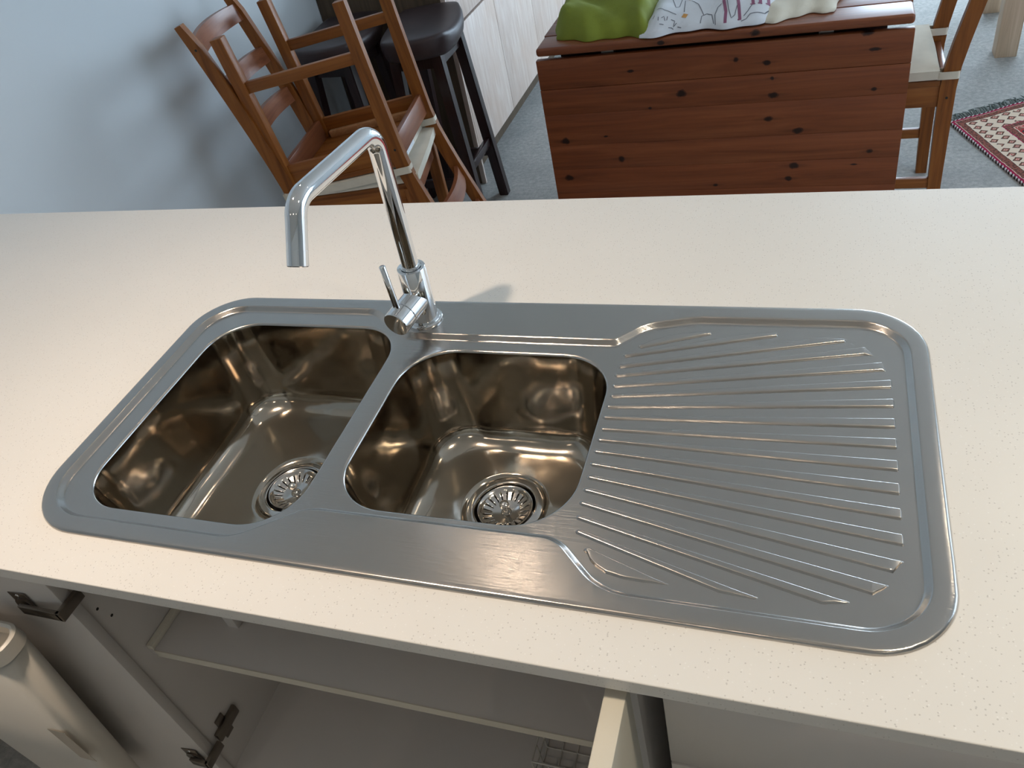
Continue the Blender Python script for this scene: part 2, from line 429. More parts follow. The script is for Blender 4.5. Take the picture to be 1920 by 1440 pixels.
# ================================================================== SETTING
XW, YF, XR, YB = -0.95, 6.1, 3.35, -1.9
def struct(o): o['kind'] = 'structure'; return o
struct(box('floor', (XW-0.1, YB-0.1, -0.1), (XR+0.1, YF+0.1, 0.0), 'carpet'))
struct(box('ceiling', (XW-0.1, YB-0.1, CEIL), (XR+0.1, YF+0.1, CEIL+0.1), 'ceiling'))
struct(box('wall_left', (XW-0.1, YB-0.1, 0), (XW, YF+0.1, CEIL), 'wall'))
struct(box('wall_back', (XW, YB-0.1, 0), (XR, YB, CEIL), 'back_wall'))
def wall_with_hole(name, axis, c0, c1, a0, a1, h0, h1, z0, z1, mat):
    bm = bmesh.new()
    def b(p0, p1, q0, q1):
        if axis == 'x': add_box(bm, (c0, p0, q0), (c1, p1, q1))
        else: add_box(bm, (p0, c0, q0), (p1, c1, q1))
    b(a0, h0, 0, CEIL); b(h1, a1, 0, CEIL); b(h0, h1, 0, z0); b(h0, h1, z1, CEIL)
    return struct(from_bm(name, bm, mat))
wall_with_hole('wall_right', 'x', XR, XR+0.1, YB-0.1, YF+0.1, 0.8, 2.3, 0.4, 2.3, 'wall')
wall_with_hole('wall_far', 'y', YF, YF+0.1, XW, XR, 1.3, 3.2, 0.1, 2.3, 'wall')
def window(name, axis, c, h0, h1, z0, z1):
    bm = bmesh.new(); w = 0.05
    def b(bm, p0, p1, q0, q1, e0, e1):
        if axis == 'x': add_box(bm, (c+e0, p0, q0), (c+e1, p1, q1))
        else: add_box(bm, (p0, c+e0, q0), (p1, c+e1, q1))
    b(bm, h0, h0+w, z0, z1, 0.02, 0.08); b(bm, h1-w, h1, z0, z1, 0.02, 0.08); b(bm, h0+w, h1-w, z0, z0+w, 0.02, 0.08); b(bm, h0+w, h1-w, z1-w, z1, 0.02, 0.08)
    mid = (h0+h1)/2; b(bm, mid-0.025, mid+0.025, z0+w, z1-w, 0.02, 0.08)
    o = struct(from_bm(name, bm, 'lamp_trim'))
    for p0, p1 in ((h0+w, mid-0.025), (mid+0.025, h1-w)):
        g = bmesh.new(); b(g, p0, p1, z0+w, z1-w, 0.046, 0.052); from_bm('pane', g, 'glass', o)
window('window_1', 'x', XR, 0.8, 2.3, 0.4, 2.3)
window('window_2', 'y', YF, 1.3, 3.2, 0.1, 2.3)

# recessed ceiling lamps
LNAMES = ['recessed ceiling lamp over the left end of the bench', 'recessed ceiling lamp beyond the tap', 'recessed ceiling lamp beyond the right end of the bench', 'recessed ceiling lamp over the right end of the bench', 'recessed ceiling lamp behind the sink front, over the kitchen aisle', 'recessed ceiling lamp at the left of the kitchen aisle', 'recessed ceiling lamp at the right of the kitchen aisle']
for (x, y, wt), lab in zip(DOWNLIGHTS, LNAMES):
    t = thing('recessed_ceiling_lamp', lab, 'lamp', (x, y, CEIL), 0, 'recessed ceiling lamps')
    lathe('trim_ring', [(0.042, -0.002), (0.044, -0.006), (0.055, -0.006), (0.058, -0.001), (0.058, 0.0)], 'lamp_trim', t, 32)
    lathe('diffuser', [(0.0, -0.0015), (0.042, -0.0015)], 'lamp_glow', t, 32)
    l = bpy.data.lights.new('lamp_bulb', 'AREA'); l.shape = 'DISK'; l.size = 0.08; l.energy = wt; l.color = WARM if x < 1.5 else (1.0, 0.88, 0.69); l.spread = math.radians(105)
    lo = bpy.data.objects.new('lamp_bulb', l); COL.objects.link(lo); lo.parent = t; lo.location = (0, 0, -0.012)

# ================================================================== BENCH
BX0, BX1, BY0, BY1, BZ = XW, 2.7, -0.0617, 0.80, 0.90
SW, SD = 1.08, 0.491
bench_out = [Vector((BX0, BY0)), Vector((BX1, BY0)), Vector((BX1, BY1)), Vector((BX0, BY1))]
hole = round_poly([(0.013, 0.013, 0.06), (SW-0.013, 0.013, 0.06), (SW-0.013, SD-0.013, 0.06), (0.013, SD-0.013, 0.06)], 8)
bm = loops_mesh([(bench_out, BZ), (hole, BZ)], lambda c: not inside(c, hole))
g = bmesh.ops.extrude_face_region(bm, geom=list(bm.faces))
for v in g['geom']:
    if isinstance(v, bmesh.types.BMVert): v.co.z = BZ-0.02
bench = from_bm('benchtop', bm, 'quartz')
bv = bench.modifiers.new('bev', 'BEVEL'); bv.width = 0.0012; bv.segments = 2; bv.limit_method = 'ANGLE'; bv.angle_limit = math.radians(60)
tag(bench, 'white speckled stone benchtop around the sink', 'benchtop')

# ================================================================== SINK
sink = thing('kitchen_sink', 'double bowl stainless steel sink with ribbed draining board set into white benchtop', 'sink')
ZF, ZR, ZB = 0.9045, 0.8972, 0.738
outer = resample(round_poly([(0, 0, 0.10), (SW, 0, 0.078), (SW, SD, 0.082), (0, SD, 0.085)], 16), 0.03)
rec = resample(round_poly([(0.020, 0.0225, 0.075), (0.330, 0.0225, 0.07), (0.404, 0.0765, 0.05), (0.706, 0.0765, 0.04), (0.763, 0.0205, 0.075),
                           (1.061, 0.0195, 0.062), (1.061, 0.4660, 0.062), (0.805, 0.4660, 0.07), (0.738, 0.4490, 0.07), (0.704, 0.4115, 0.012), (0.392, 0.4115, 0.035), (0.322, 0.4665, 0.05), (0.020, 0.4665, 0.065)], 12), 0.02)
def rrect(x0, x1, y0, y1, r, n=14): return round_poly([(x0, y0, r), (x1, y0, r), (x1, y1, r), (x0, y1, r)], n)
BOWL1 = (0.0595, 0.3820, 0.0490, 0.4280, 0.070)
BOWL2 = (0.4170, 0.7105, 0.0940, 0.3820, 0.072)
b1, b2 = resample(rrect(*BOWL1), 0.02), resample(rrect(*BOWL2), 0.02)
loops = [(outer, 0.9003), (offset(outer, 0.0007), 0.9022), (offset(outer, 0.002), 0.9037), (offset(outer, 0.004), 0.9043), (offset(outer, 0.008), ZF),
         (rec, ZF), (offset(rec, 0.0012), ZF-0.0005), (offset(rec, 0.0025), ZF-0.0016), (offset(rec, 0.0065), ZR+0.0016), (offset(rec, 0.008), ZR+0.0005), (offset(rec, 0.0094), ZR)]
for b in (b1, b2):
    loops += [(offset(b, -0.0035), ZR), (offset(b, -0.0018), ZR-0.0004), (offset(b, -0.0006), ZR-0.0014), (b, ZR-0.003)]
bm = loops_mesh(loops, lambda c: inside(c, outer) and not inside(c, b1) and not inside(c, b2))
deck = from_bm('deck', bm, 'steel', sink, True, 60); weighted(deck)
if deck.data.polygons[0].normal.z < 0: deck.data.flip_normals()

def bowl(rect, drain, name):
    x0, x1, y0, y1, r = rect; dx, dy = drain; rd = 0.0585
    rings = []; D = ZR-0.003-ZB; fr = 0.036; draft = 0.012
    prof = [(0.0, ZR-0.003), (0.0008, ZR-0.008), (0.003, ZR-0.03), (0.007, ZR-0.07), (draft, ZB+fr)]
    for k in range(1, 9):
        a = k/8*pi/2; prof.append((draft+fr*(1-cos(a)), ZB+fr*(1-sin(a))))
    n = 14
    def ring(ins):
        q = max(r-ins*0.45, 0.03); out = []; X0, X1, Y0, Y1 = x0+ins, x1-ins, y0+ins, y1-ins
        cs = [(X1-q, Y0+q, -pi/2), (X1-q, Y1-q, 0.0), (X0+q, Y1-q, pi/2), (X0+q, Y0+q, pi)]
        for c4, (cx, cy, a0) in enumerate(cs):
            for k in range(n+1): out.append(Vector((cx+q*cos(a0+pi/2*k/n), cy+q*sin(a0+pi/2*k/n))))
            nx_, ny_, na = cs[(c4+1) % 4]; e = Vector((nx_+q*cos(na), ny_+q*sin(na)))
            st = out[-1].copy()
            for k in range(1, 14): out.append(st.lerp(e, k/14))
        return out
    base = ring(0.0)
    for ins, z in prof: rings.append([Vector((p.x, p.y, z)) for p in ring(ins)])
    last = rings[-1]; c = Vector((dx, dy))
    circ = []
    for p in last:
        a = atan2(p.y-dy, p.x-dx); circ.append(Vector((dx+rd*cos(a), dy+rd*sin(a), ZB-0.003)))
    for f in (0.2, 0.45, 0.7, 0.9, 1.0): rings.append([p.lerp(q, f) for p, q in zip(last, circ)])
    for rr, z in ((0.0575, ZB-0.005), (0.054, ZB-0.0058)):
        rings.append([Vector((dx+rr*cos(atan2(q.y-dy, q.x-dx)), dy+rr*sin(atan2(q.y-dy, q.x-dx)), z)) for q in circ])
    bm = bmesh.new(); vr = [[bm.verts.new(p) for p in R] for R in rings]
    for a, b in zip(vr, vr[1:]):
        for k in range(len(a)): bm.faces.new((a[k], a[(k+1) % len(a)], b[(k+1) % len(a)], b[k]))
    o = from_bm(name, bm, 'bowl', sink, True)
    if sum(p.normal.z*p.area for p in o.data.polygons) < 0: o.data.flip_normals()
    return o
DR1, DR2 = (0.228, 0.234), (0.564, 0.246)
bo1 = bowl(BOWL1, DR1, 'bowl'); bo1['label'] = 'large deep left bowl'
bo2 = bowl(BOWL2, DR2, 'bowl'); bo2['label'] = 'smaller right bowl beside the draining board'

RIBS = [((0.740, 0.406), (0.825, 0.440), (0.826, 0.435)), ((0.724, 0.386), (0.907, 0.442), (0.904, 0.435)), ((0.721, 0.364), (0.987, 0.434), (0.986, 0.428)),
        ((0.720, 0.346), (1.010, 0.420), (1.020, 0.404)), ((0.721, 0.326), (1.028, 0.393), (1.032, 0.376)), ((0.722, 0.307), (1.036, 0.362), (1.036, 0.346)), ((0.721, 0.288), (1.037, 0.330), (1.036, 0.314)),
        ((0.721, 0.269), (1.037, 0.298), (1.035, 0.281)), ((0.722, 0.249), (1.037, 0.267), (1.036, 0.250)), ((0.722, 0.231), (1.037, 0.235), (1.036, 0.218)), ((0.722, 0.212), (1.037, 0.203), (1.036, 0.186)),
        ((0.722, 0.192), (1.037, 0.170), (1.036, 0.154)), ((0.723, 0.172), (1.037, 0.138), (1.035, 0.122)), ((0.723, 0.153), (1.036, 0.106), (1.028, 0.090)), ((0.723, 0.134), (1.022, 0.077), (1.010, 0.063)),
        ((0.724, 0.114), (0.989, 0.054), (0.968, 0.046)), ((0.728, 0.095), (0.910, 0.0455), (0.876, 0.0435)), ((0.742, 0.073), (0.828, 0.0455), (0.785, 0.0440))]
def interp(pl, x):
    for (xa, ya), (xb, yb) in zip(pl, pl[1:]):
        if xa <= x <= xb: return ya+(yb-ya)*((x-xa)/(xb-xa) if xb > xa else 0)
    return pl[-1][1] if x > pl[-1][0] else pl[0][1]
EXTRA_TOP = {0: [(0.752, 0.4195), (0.770, 0.430), (0.790, 0.4370), (0.806, 0.4397)], 1: [(0.868, 0.4385), (0.888, 0.4420)], 2: [(0.956, 0.4355), (0.975, 0.4365)]}
EXTRA_BOT = {17: [(0.747, 0.0610), (0.754, 0.0545), (0.766, 0.0480), (0.785, 0.0440), (0.805, 0.0435)]}
for i, (a, t, b) in enumerate(RIBS):
    h = 0.0042; ax, ay = a
    cap = [(0.0, 0.0), (0.0004, 0.35), (0.0012, 0.62), (0.0026, 0.86), (0.0045, 1.0)]
    tp = [(ax-h+dx, ay+h*f) for dx, f in cap]; bt = [(ax-h+dx, ay-h*f) for dx, f in cap]
    tp += EXTRA_TOP.get(i, []); bt += EXTRA_BOT.get(i, [])
    if i == 17: tp += [(t[0], t[1]+0.001)]; bt += [(t[0], t[1]-0.001)]
    elif i < 3: tp += [(t[0], t[1]+0.0008)]; bt += [(t[0], b[1]-0.0004)]
    else:
        tp += [t] if t[0] >= b[0]-1e-4 else [t, (b[0], b[1]+0.001)]
        bt += [b] if b[0] >= t[0]-0.003 else [b, (t[0]-0.002, t[1]-0.006 if i < 15 else t[1]-0.004), (t[0], t[1]-0.003)]
        if b[0] >= t[0]-0.003: bt[-1] = (t[0], b[1])
    xe = max(tp[-1][0], bt[-1][0])
    xs = sorted({round(p[0], 5) for p in tp+bt} | {round(ax+(xe-ax)*k/24, 5) for k in range(1, 24)})
    bm = bmesh.new(); rows = []
    prof = [(0.0, -0.12), (0.12, 0.08), (0.62, 0.80), (0.82, 0.95), (1.0, 1.0)]
    def section(x, shrink=1.0, x2=None, k=1.0):
        yt, yb = interp(tp, x), interp(bt, x); hw = max((yt-yb)/2, 0.00015)*shrink; yc = (yt+yb)/2
        run = min(0.0034, hw*0.8); H = min(0.0027, run*0.8)*k; row = []
        for f, g in prof: row.append(bm.verts.new((x if x2 is None else x2, yc-hw+f*run, ZR-0.0003+H*g)))
        for f, g in reversed(prof): row.append(bm.verts.new((x if x2 is None else x2, yc+hw-f*run, ZR-0.0003+H*g)))
        return row
    for x in xs:
        d = xe-x; e = max(0.0, min(1.0, d/0.002+0.75)) if x == xe else 1.0
        rows.append(section(x))
    rows.append(section(xe, 0.96, xe+0.0011, 0.65)); rows.append(section(xe, 0.9, xe+0.0019, 0.12)); rows.append(section(xe, 0.85, xe+0.0022, -0.15))
    for r0, r1 in zip(rows, rows[1:]):
        for q in range(len(r0)-1): bm.faces.new((r0[q], r1[q], r1[q+1], r0[q+1]))
    o = from_bm('drainer_rib', bm, 'steel', sink, True, 70); weighted(o)
    if sum(p.normal.z*p.area for p in o.data.polygons) < 0: o.data.flip_normals()

def waste(drain, lift, rot):
    dx, dy = drain; T = Matrix.Translation((dx, dy, ZB-0.003))
    fl = lathe('waste_flange', [(0.0545, -0.004), (0.0545, -0.0005), (0.052, 0.0008), (0.046, 0.0008), (0.0455, -0.001), (0.0445, -0.0015), (0.0435, -0.001), (0.042, -0.004), (0.0405, -0.012), (0.040, -0.03), (0.0, -0.032)], 'steel_fine', sink, 64, T)
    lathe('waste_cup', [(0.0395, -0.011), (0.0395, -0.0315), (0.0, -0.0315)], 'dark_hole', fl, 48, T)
    lathe('seal_ring', [(0.0583, -0.0026), (0.0545, -0.0026)], 'seal', fl, 64, T)
    # strainer basket: dished disc with radial slots
    Tb = Matrix.Translation((dx, dy, ZB-0.003+lift)) @ Matrix.Rotation(rot, 4, 'Z')
    bm = bmesh.new(); ns = 22; sub = 8; rs = [(0.0398, 0.0), (0.0390, 0.0014), (0.0375, 0.0012), (0.0350, -0.0022), (0.0315, -0.0042), (0.0215, -0.0080), (0.0195, -0.0088), (0.0, -0.0090)]
    tot = ns*sub; rings = []
    for r, z in rs:
        rings.append([bm.verts.new(Tb @ Vector((r*cos(2*pi*k/tot), r*sin(2*pi*k/tot), z))) for k in range(tot)] if r > 0 else [bm.verts.new(Tb @ Vector((0, 0, z)))])
    for j, (a, b) in enumerate(zip(rings, rings[1:])):
        for k in range(tot):
            if j == 4 and (k % sub) in (0, 1): continue
            k2 = (k+1) % tot
            if len(b) == 1: bm.faces.new((a[k], a[k2], b[0]))
            else: bm.faces.new((a[k], a[k2], b[k2], b[k]))
    bk = from_bm('strainer_basket', bm, 'steel_fine', sink, True, 60)
    sd = bk.modifiers.new('thick', 'SOLIDIFY'); sd.thickness = 0.0008; sd.offset = -1
    lathe('knob', [(0.0, 0.0118), (0.0035, 0.0114), (0.0062, 0.0092), (0.0070, 0.0060), (0.0058, 0.0030), (0.0035, 0.0012), (0.0032, -0.004), (0.0065, -0.0065), (0.0075, -0.0086)], 'steel_fine', bk, 32, Tb)
waste(DR1, 0.001, 0.1)
waste(DR2, -0.0035, 0.06)

# ================================================================== TAP
tap = thing('mixer_tap', 'chrome mixer tap with angled tube spout standing behind the bowls', 'tap', (0, 0, 0))
TX, TY = 0.4135, 0.441
lathe('base_ring', [(0.0, ZF), (0.0262, ZF), (0.0265, ZF+0.001), (0.0265, ZF+0.0035), (0.0255, ZF+0.0045), (0.0235, ZF+0.005), (0.0235, ZF+0.0062), (0.0, ZF+0.0062)], 'chrome', tap, 64, Matrix.Translation((TX, TY, 0)))
lean = Vector((0.036, 0.0, 1.0)).normalized()
A0 = Vector((TX, TY, ZF+0.005))
body = lathe('body', [(0.0, 0.0), (0.0205, 0.0), (0.0205, 0.0872), (0.0198, 0.0882), (0.0155, 0.0884), (0.0152, 0.0876), (0.0, 0.0876)], 'chrome', tap, 64, axis_mtx(A0, lean))
col_top = A0+lean*0.290
el = Vector((0.408, 0.268, 1.2005)); tip = Vector((0.406, 0.231, 1.139))
path = fillet_path([A0+lean*0.085, col_top, el, tip], [0.026, 0.034], 14)
sp = tube('spout', path, 0.0122, 'chrome', tap, 40)
dirn = (tip-el).normalized()
lathe('aerator', [(0.0122, -0.018), (0.0119, -0.0178), (0.0119, -0.0172), (0.0124, -0.0170), (0.0124, 0.0), (0.0112, 0.001), (0.0095, 0.0), (0.0, -0.001)], 'chrome', tap, 40, axis_mtx(tip, dirn))
lathe('collar', [(0.0122, 0.0), (0.0145, 0.0), (0.0145, 0.003), (0.0122, 0.0035)], 'chrome', tap, 48, axis_mtx(A0+lean*0.0884, lean))
H0 = A0+lean*0.038; H1 = Vector((0.4015, 0.3795, 0.9415)); hd = (H1-H0).normalized(); hl = (H1-H0).length
lathe('cartridge_housing', [(0.0, 0.0), (0.0195, 0.0), (0.0195, hl-0.0245), (0.0188, hl-0.0238), (0.0, hl-0.0238)], 'chrome', tap, 56, axis_mtx(H0, hd))
hdl = lathe('handle', [(0.0, hl-0.0228), (0.0195, hl-0.0228), (0.0195, hl-0.0012), (0.0185, hl), (0.0, hl)], 'chrome', tap, 56, axis_mtx(H0, hd))
lv0 = H0+hd*(hl-0.014)+Vector((0, 0, 0.014)); lv1 = Vector((0.3985, 0.4, 1.026))
tube('lever', [lv0, lv0.lerp(lv1, 0.5), lv1-(lv1-lv0).normalized()*0.001, lv1], [0.0046, 0.0046, 0.0046, 0.0036], 'chrome', hdl, 20)
side = hd.cross(Vector((0, 0, 1))).normalized()
for sgn, mt, nm in ((-1, 'red_dot', 'hot_mark'), (1, 'blue_dot', 'cold_mark')):
    p = H1+side*(0.010*sgn)+Vector((0, 0, 0.0075))
    lathe(nm, [(0.0, 0.0003), (0.0012, 0.0003), (0.0012, -0.0005)], mt, hdl, 12, axis_mtx(p, hd))

# ================================================================== CABINETS UNDER THE BENCH
CT = BZ-0.02
cab = thing('sink_cabinet', 'open white sink cabinet under the bench with a half depth shelf', 'cabinet', (0, 0, 0))
box('side_panel', (-0.016, -0.02, 0.1), (0.0, 0.55, CT), 'melamine', cab, 0.0006)
box('side_panel', (0.785, -0.02, 0.1), (0.801, 0.55, CT), 'melamine', cab, 0.0006)
box('back_panel', (0.0, 0.545, 0.1), (0.785, 0.55, CT), 'melamine', cab)
box('bottom_panel', (0.0, -0.02, 0.179), (0.785, 0.545, 0.195), 'melamine', cab)
shf = box('shelf', (0.001, 0.026, 0.545), (0.784, 0.30, 0.561), 'melamine', cab, 0.0008)
box('shelf_lip', (0.001, 0.026, 0.561), (0.013, 0.30, 0.571), 'edge_tape', shf, 0.001)
box('shelf_edge', (0.013, 0.0245, 0.545), (0.784, 0.026, 0.5615), 'edge_tape', shf)
box('bracket', (0.115, 0.085, 0.561), (0.135, 0.10, 0.60), 'melamine', shf, 0.002)
box('kickboard', (-0.016, 0.03, 0.0), (0.801, 0.046, 0.1), 'melamine_front', cab)
for z0 in (0.695, 0.665):
    lathe('pin_hole', [(0.0, 0.0), (0.0025, 0.0)], 'dark_hole', cab, 12, axis_mtx((0.0003, 0.01+(0.695-z0)*0.3, z0), (1, 0, 0)))
# left door swung right round
dl = box('door', (-0.405, 0.0, 0.12), (0.0, 0.018, 0.872), 'melamine', cab, 0.001, 2, Matrix.Translation((0.0065, -0.0215, 0)) @ Matrix.Rotation(math.radians(5.5), 4, 'Z')); dl['label'] = 'left door swung wide open'
def hinge(x, y, z, reach=0.0):
    xa, x, ya = x, x-reach, y; y = y-reach*0.096
    hp = box('hinge', (x-0.046, y-0.002, z-0.026), (x-0.014, y, z+0.026), 'hinge', dl, 0.0012)
    lathe('hinge_cup', [(0.0, 0.0), (0.012, 0.0), (0.015, 0.002), (0.0155, 0.0045), (0.0, 0.0045)], 'hinge', hp, 28, axis_mtx((x-0.028, y, z), (0, -1, 0)))
    for s in (-1, 1): lathe('screw', [(0.0, 0.0015), (0.003, 0.0012), (0.0036, 0.0)], 'steel_fine', hp, 14, axis_mtx((x-0.030, y-0.002, z+0.02*s), (0, -1, 0)))
    bm = bmesh.new(); add_box(bm, (x-0.03, y-0.012, z-0.009), (xa+0.008, y-0.006, z+0.009), 0.001); add_box(bm, (xa+0.002, y-0.012, z-0.009), (xa+0.010, y+0.03, z+0.009), 0.001)
    from_bm('hinge_arm', bm, 'hinge', hp, True, 40)
    bm = bmesh.new(); add_box(bm, (0.0, y+0.035, z-0.012), (0.009, y+0.095, z+0.012), 0.003); add_box(bm, (0.0, y+0.05, z-0.028), (0.003, y+0.07, z+0.028), 0.001)
    from_bm('hinge_plate', bm, 'hinge', hp, True, 40)
hinge(0.008, -0.0245, 0.752, 0.036)
hinge(0.008, -0.0245, 0.290)
dr = box('door', (0.7835, -0.445, 0.12), (0.8045, -0.047, 0.868), 'edge_tape', cab, 0.0022); dr['label'] = 'right door standing open towards the kitchen'
# storage bin on the left door
bin_ = thing('door_storage_bin', 'white plastic bin hung on the open left cupboard door', 'bin', (0, 0, 0))
bm = bmesh.new()
top = rrect(-0.36, -0.032, -0.112, -0.060, 0.02, 6); bot = rrect(-0.32, -0.125, -0.106, -0.060, 0.010, 6)
rg = []
for poly, z in ((top, 0.745), (bot, 0.25)): rg.append([bm.verts.new((p.x, p.y, z)) for p in poly])
for k in range(len(top)): bm.faces.new((rg[0][k], rg[0][(k+1) % len(top)], rg[1][(k+1) % len(top)], rg[1][k]))
bm.faces.new(rg[1])
ob = from_bm('bin_body', bm, 'plastic', bin_, True, 40); sd = ob.modifiers.new('t', 'SOLIDIFY'); sd.thickness = 0.002
rim = rrect(-0.366, -0.026, -0.119, -0.0595, 0.026, 6)
bm = bmesh.new(); rp = [(p.x, p.y) for p in rim]
prof = [(-0.0, 0.735), (0.002, 0.757), (0.006, 0.759), (0.010, 0.757), (0.0085, 0.735)]
rings = []
for ins, z in prof: rings.append([bm.verts.new((p.x, p.y, z)) for p in offset(rim, ins)])
for a, b in zip(rings, rings[1:]):
    for k in range(len(a)): bm.faces.new((a[k], a[(k+1) % len(a)], b[(k+1) % len(a)], b[k]))
from_bm('rim', bm, 'plastic', bin_, True, 50)
tp = box('packing_tape', (-0.108, -0.1122, 0.435), (-0.074, -0.1115, 0.53), 'clear_tape', bin_)
# wire basket standing in the cabinet
wb = thing('wire_basket', 'small white coated wire basket standing in the sink cabinet', 'basket', (0.56, 0.10, 0.195))
bm = bmesh.new(); r = 0.0016; hh = 0.07; wx, wy = 0.19, 0.14
for z in (0.002, hh*0.5, hh):
    add_tube(bm, [(0, 0, z), (wx, 0, z), (wx, wy, z), (0, wy, z), (0, 0, z)], r, 8)
from_bm('rim_wires', bm, 'wire', wb, True, 50)
for k in range(8):
    x = wx*k/7
    tube('rib_wire', fillet_path([(x, 0, hh), (x, 0, 0.002), (x, wy, 0.002), (x, wy, hh)], 0.006, 4), r, 'wire', wb, 8)
for k in range(1, 5):
    y = wy*k/5
    tube('cross_wire', fillet_path([(0, y, hh), (0, y, 0.002), (wx, y, 0.002), (wx, y, hh)], 0.006, 4), r, 'wire', wb, 8)
# drawers on the right
def drawer_unit(x0, x1, label):
    t = thing('drawer_cabinet', label, 'cabinet', (0, 0, 0), 0)
    box('carcass', (x0, -0.018, 0.1), (x1, 0.55, CT), 'melamine', t)
    for z0, z1 in ((0.705, 0.868), (0.415, 0.700), (0.12, 0.410)):
        box('drawer_front', (x0+0.003, -0.040, z0), (x1-0.003, -0.018, z1), 'melamine_front', t, 0.0015)
    box('kickboard', (x0, 0.03, 0.0), (x1, 0.046, 0.1), 'melamine_front', t)
drawer_unit(0.829, 1.73, 'closed white drawers under the draining board end of the bench')
drawer_unit(1.732, 2.63, 'closed white drawers under the far right end of the bench')
box_l = thing('base_cupboard', 'closed white base cupboard left of the open sink cabinet', 'cabinet', (0, 0, 0))
box('carcass', (-0.93, 0.045, 0.1), (-0.018, 0.55, CT), 'melamine', box_l)
for a, b in ((-0.927, -0.475), (-0.472, -0.021)): box('door', (a, 0.025, 0.12), (b, 0.045, 0.868), 'melamine_front', box_l, 0.0015)
box('kickboard', (-0.93, 0.075, 0.0), (-0.018, 0.09, 0.1), 'melamine_front', box_l)

# ================================================================== CHAIRS
HS, HT, CD, CW = 0.489, 1.054, 0.386, 0.36
def rear_x(z): return -0.010*(1-z/HS)**1.5 if z < HS else -0.114*((z-HS)/0.5)**1.2
def post_mesh(y):
    bm = bmesh.new(); n = 16; rings = []; t = 0.0125
    zs = [HT*k/n for k in range(n+1)]
    for z in zs:
        x = rear_x(z); d = 0.0205 + 0.002*max(0, 1-abs(z-HS)/0.3) - 0.004*max(0, (z-0.8)/0.25) - 0.003*max(0, 1-z/0.3)
        rings.append([bm.verts.new((x+sx*d, y+sy*t, z)) for sx, sy in ((-1, -1), (1, -1), (1, 1), (-1, 1))])
    for v, dz in zip(rings[-1], (-0.002, -0.024, -0.024, -0.002)): v.co.z += dz
    x = rear_x(HT); mid = [bm.verts.new((x+0.004, y+s*t, HT+0.003)) for s in (-1, 1)]
    for a, b in zip(rings, rings[1:]):
        for k in range(4): bm.faces.new((a[k], a[(k+1) % 4], b[(k+1) % 4], b[k]))
    bm.faces.new(rings[0][::-1])
    e = rings[-1]
    bm.faces.new((e[0], e[1], mid[0])); bm.faces.new((e[2], e[3], mid[1])); bm.faces.new((e[1], e[2], mid[1], mid[0])); bm.faces.new((e[3], e[0], mid[0], mid[1]))
    bmesh.ops.bevel(bm, geom=[e for e in bm.edges if e.calc_face_angle(0) > 1.0], offset=0.003, segments=2, affect='EDGES')
    return bm
def slat_mesh(z, h=0.05, bow=0.028):
    bm = bmesh.new(); n = 12; th = 0.007; rings = []
    for k in range(n+1):
        f = k/n; y = -CW/2+0.008+(CW-0.016)*f; bx = -bow*(1-(2*f-1)**2)
        rake = (rear_x(z+h/2)-rear_x(z-h/2))
        rings.append([bm.verts.new((rear_x(z)+bx+sx*th+rake*sz/2, y, z+sz*h/2*(1.0 if sz < 0 else 1.0+0.18*(1-(2*f-1)**2)))) for sx, sz in ((-1, -1), (1, -1), (1, 1), (-1, 1))])
    for a, b in zip(rings, rings[1:]):
        for k in range(4): bm.faces.new((a[k], a[(k+1) % 4], b[(k+1) % 4], b[k]))
    bm.faces.new(rings[0][::-1]); bm.faces.new(rings[-1])
    return bm
def make_chair(label):
    t = thing('ladder_back_chair', label, 'chair', group='pine ladder back chairs')
    for s in (-1, 1):
        p = from_bm('rear_post', post_mesh(s*CW/2), 'pine', t, True, 40)
        for z in (0.985, 0.435):
            lathe('bolt_hole', [(0.0, 0.0), (0.0038, 0.0)], 'dark_hole', p, 14, axis_mtx((rear_x(z), s*(CW/2+0.0128), z), (0, s, 0)))
        box('front_leg', (CD-0.019, s*CW/2-0.017, 0), (CD+0.019, s*CW/2+0.017, HS-0.016), 'pine', t, 0.003)
        box('side_rail', (0.015, s*CW/2-0.009, HS-0.082), (CD-0.015, s*CW/2+0.009, HS-0.016), 'pine_x', t, 0.002)
        box('side_stretcher', (0.008, s*CW/2-0.010, 0.135), (CD-0.015, s*CW/2+0.010, 0.168), 'pine_x', t, 0.002)
    box('front_rail', (CD-0.009, -CW/2+0.015, HS-0.082), (CD+0.009, CW/2-0.015, HS-0.016), 'pine_y', t, 0.002)
    box('rear_rail', (-0.009, -CW/2+0.012, HS-0.082), (0.009, CW/2-0.012, HS-0.016), 'pine_y', t, 0.002)
    box('seat_cleat', (0.03, CW/2-0.03, HS-0.04), (CD-0.03, CW/2-0.01, HS-0.016), 'pine_raw', t, 0.002)
    box('seat_cleat', (0.03, -CW/2+0.01, HS-0.04), (CD-0.03, -CW/2+0.03, HS-0.016), 'pine_x', t, 0.002)
    for k in range(5):
        y0 = -CW/2-0.012+(CW+0.024)*k/5
        box('seat_board', (0.022, y0+0.0006, HS-0.016), (CD+0.028, y0+(CW+0.024)/5-0.0006, HS), 'pine_x', t, 0.0015)
    for z in (0.985, 0.845, 0.705): from_bm('back_slat', slat_mesh(z), 'pine_y', t, True, 40)
    return t
def copy_tree(o, parent=None):
    c = o.copy(); COL.objects.link(c); c.parent = parent
    for ch in list(o.children): copy_tree(ch, c)
    return c
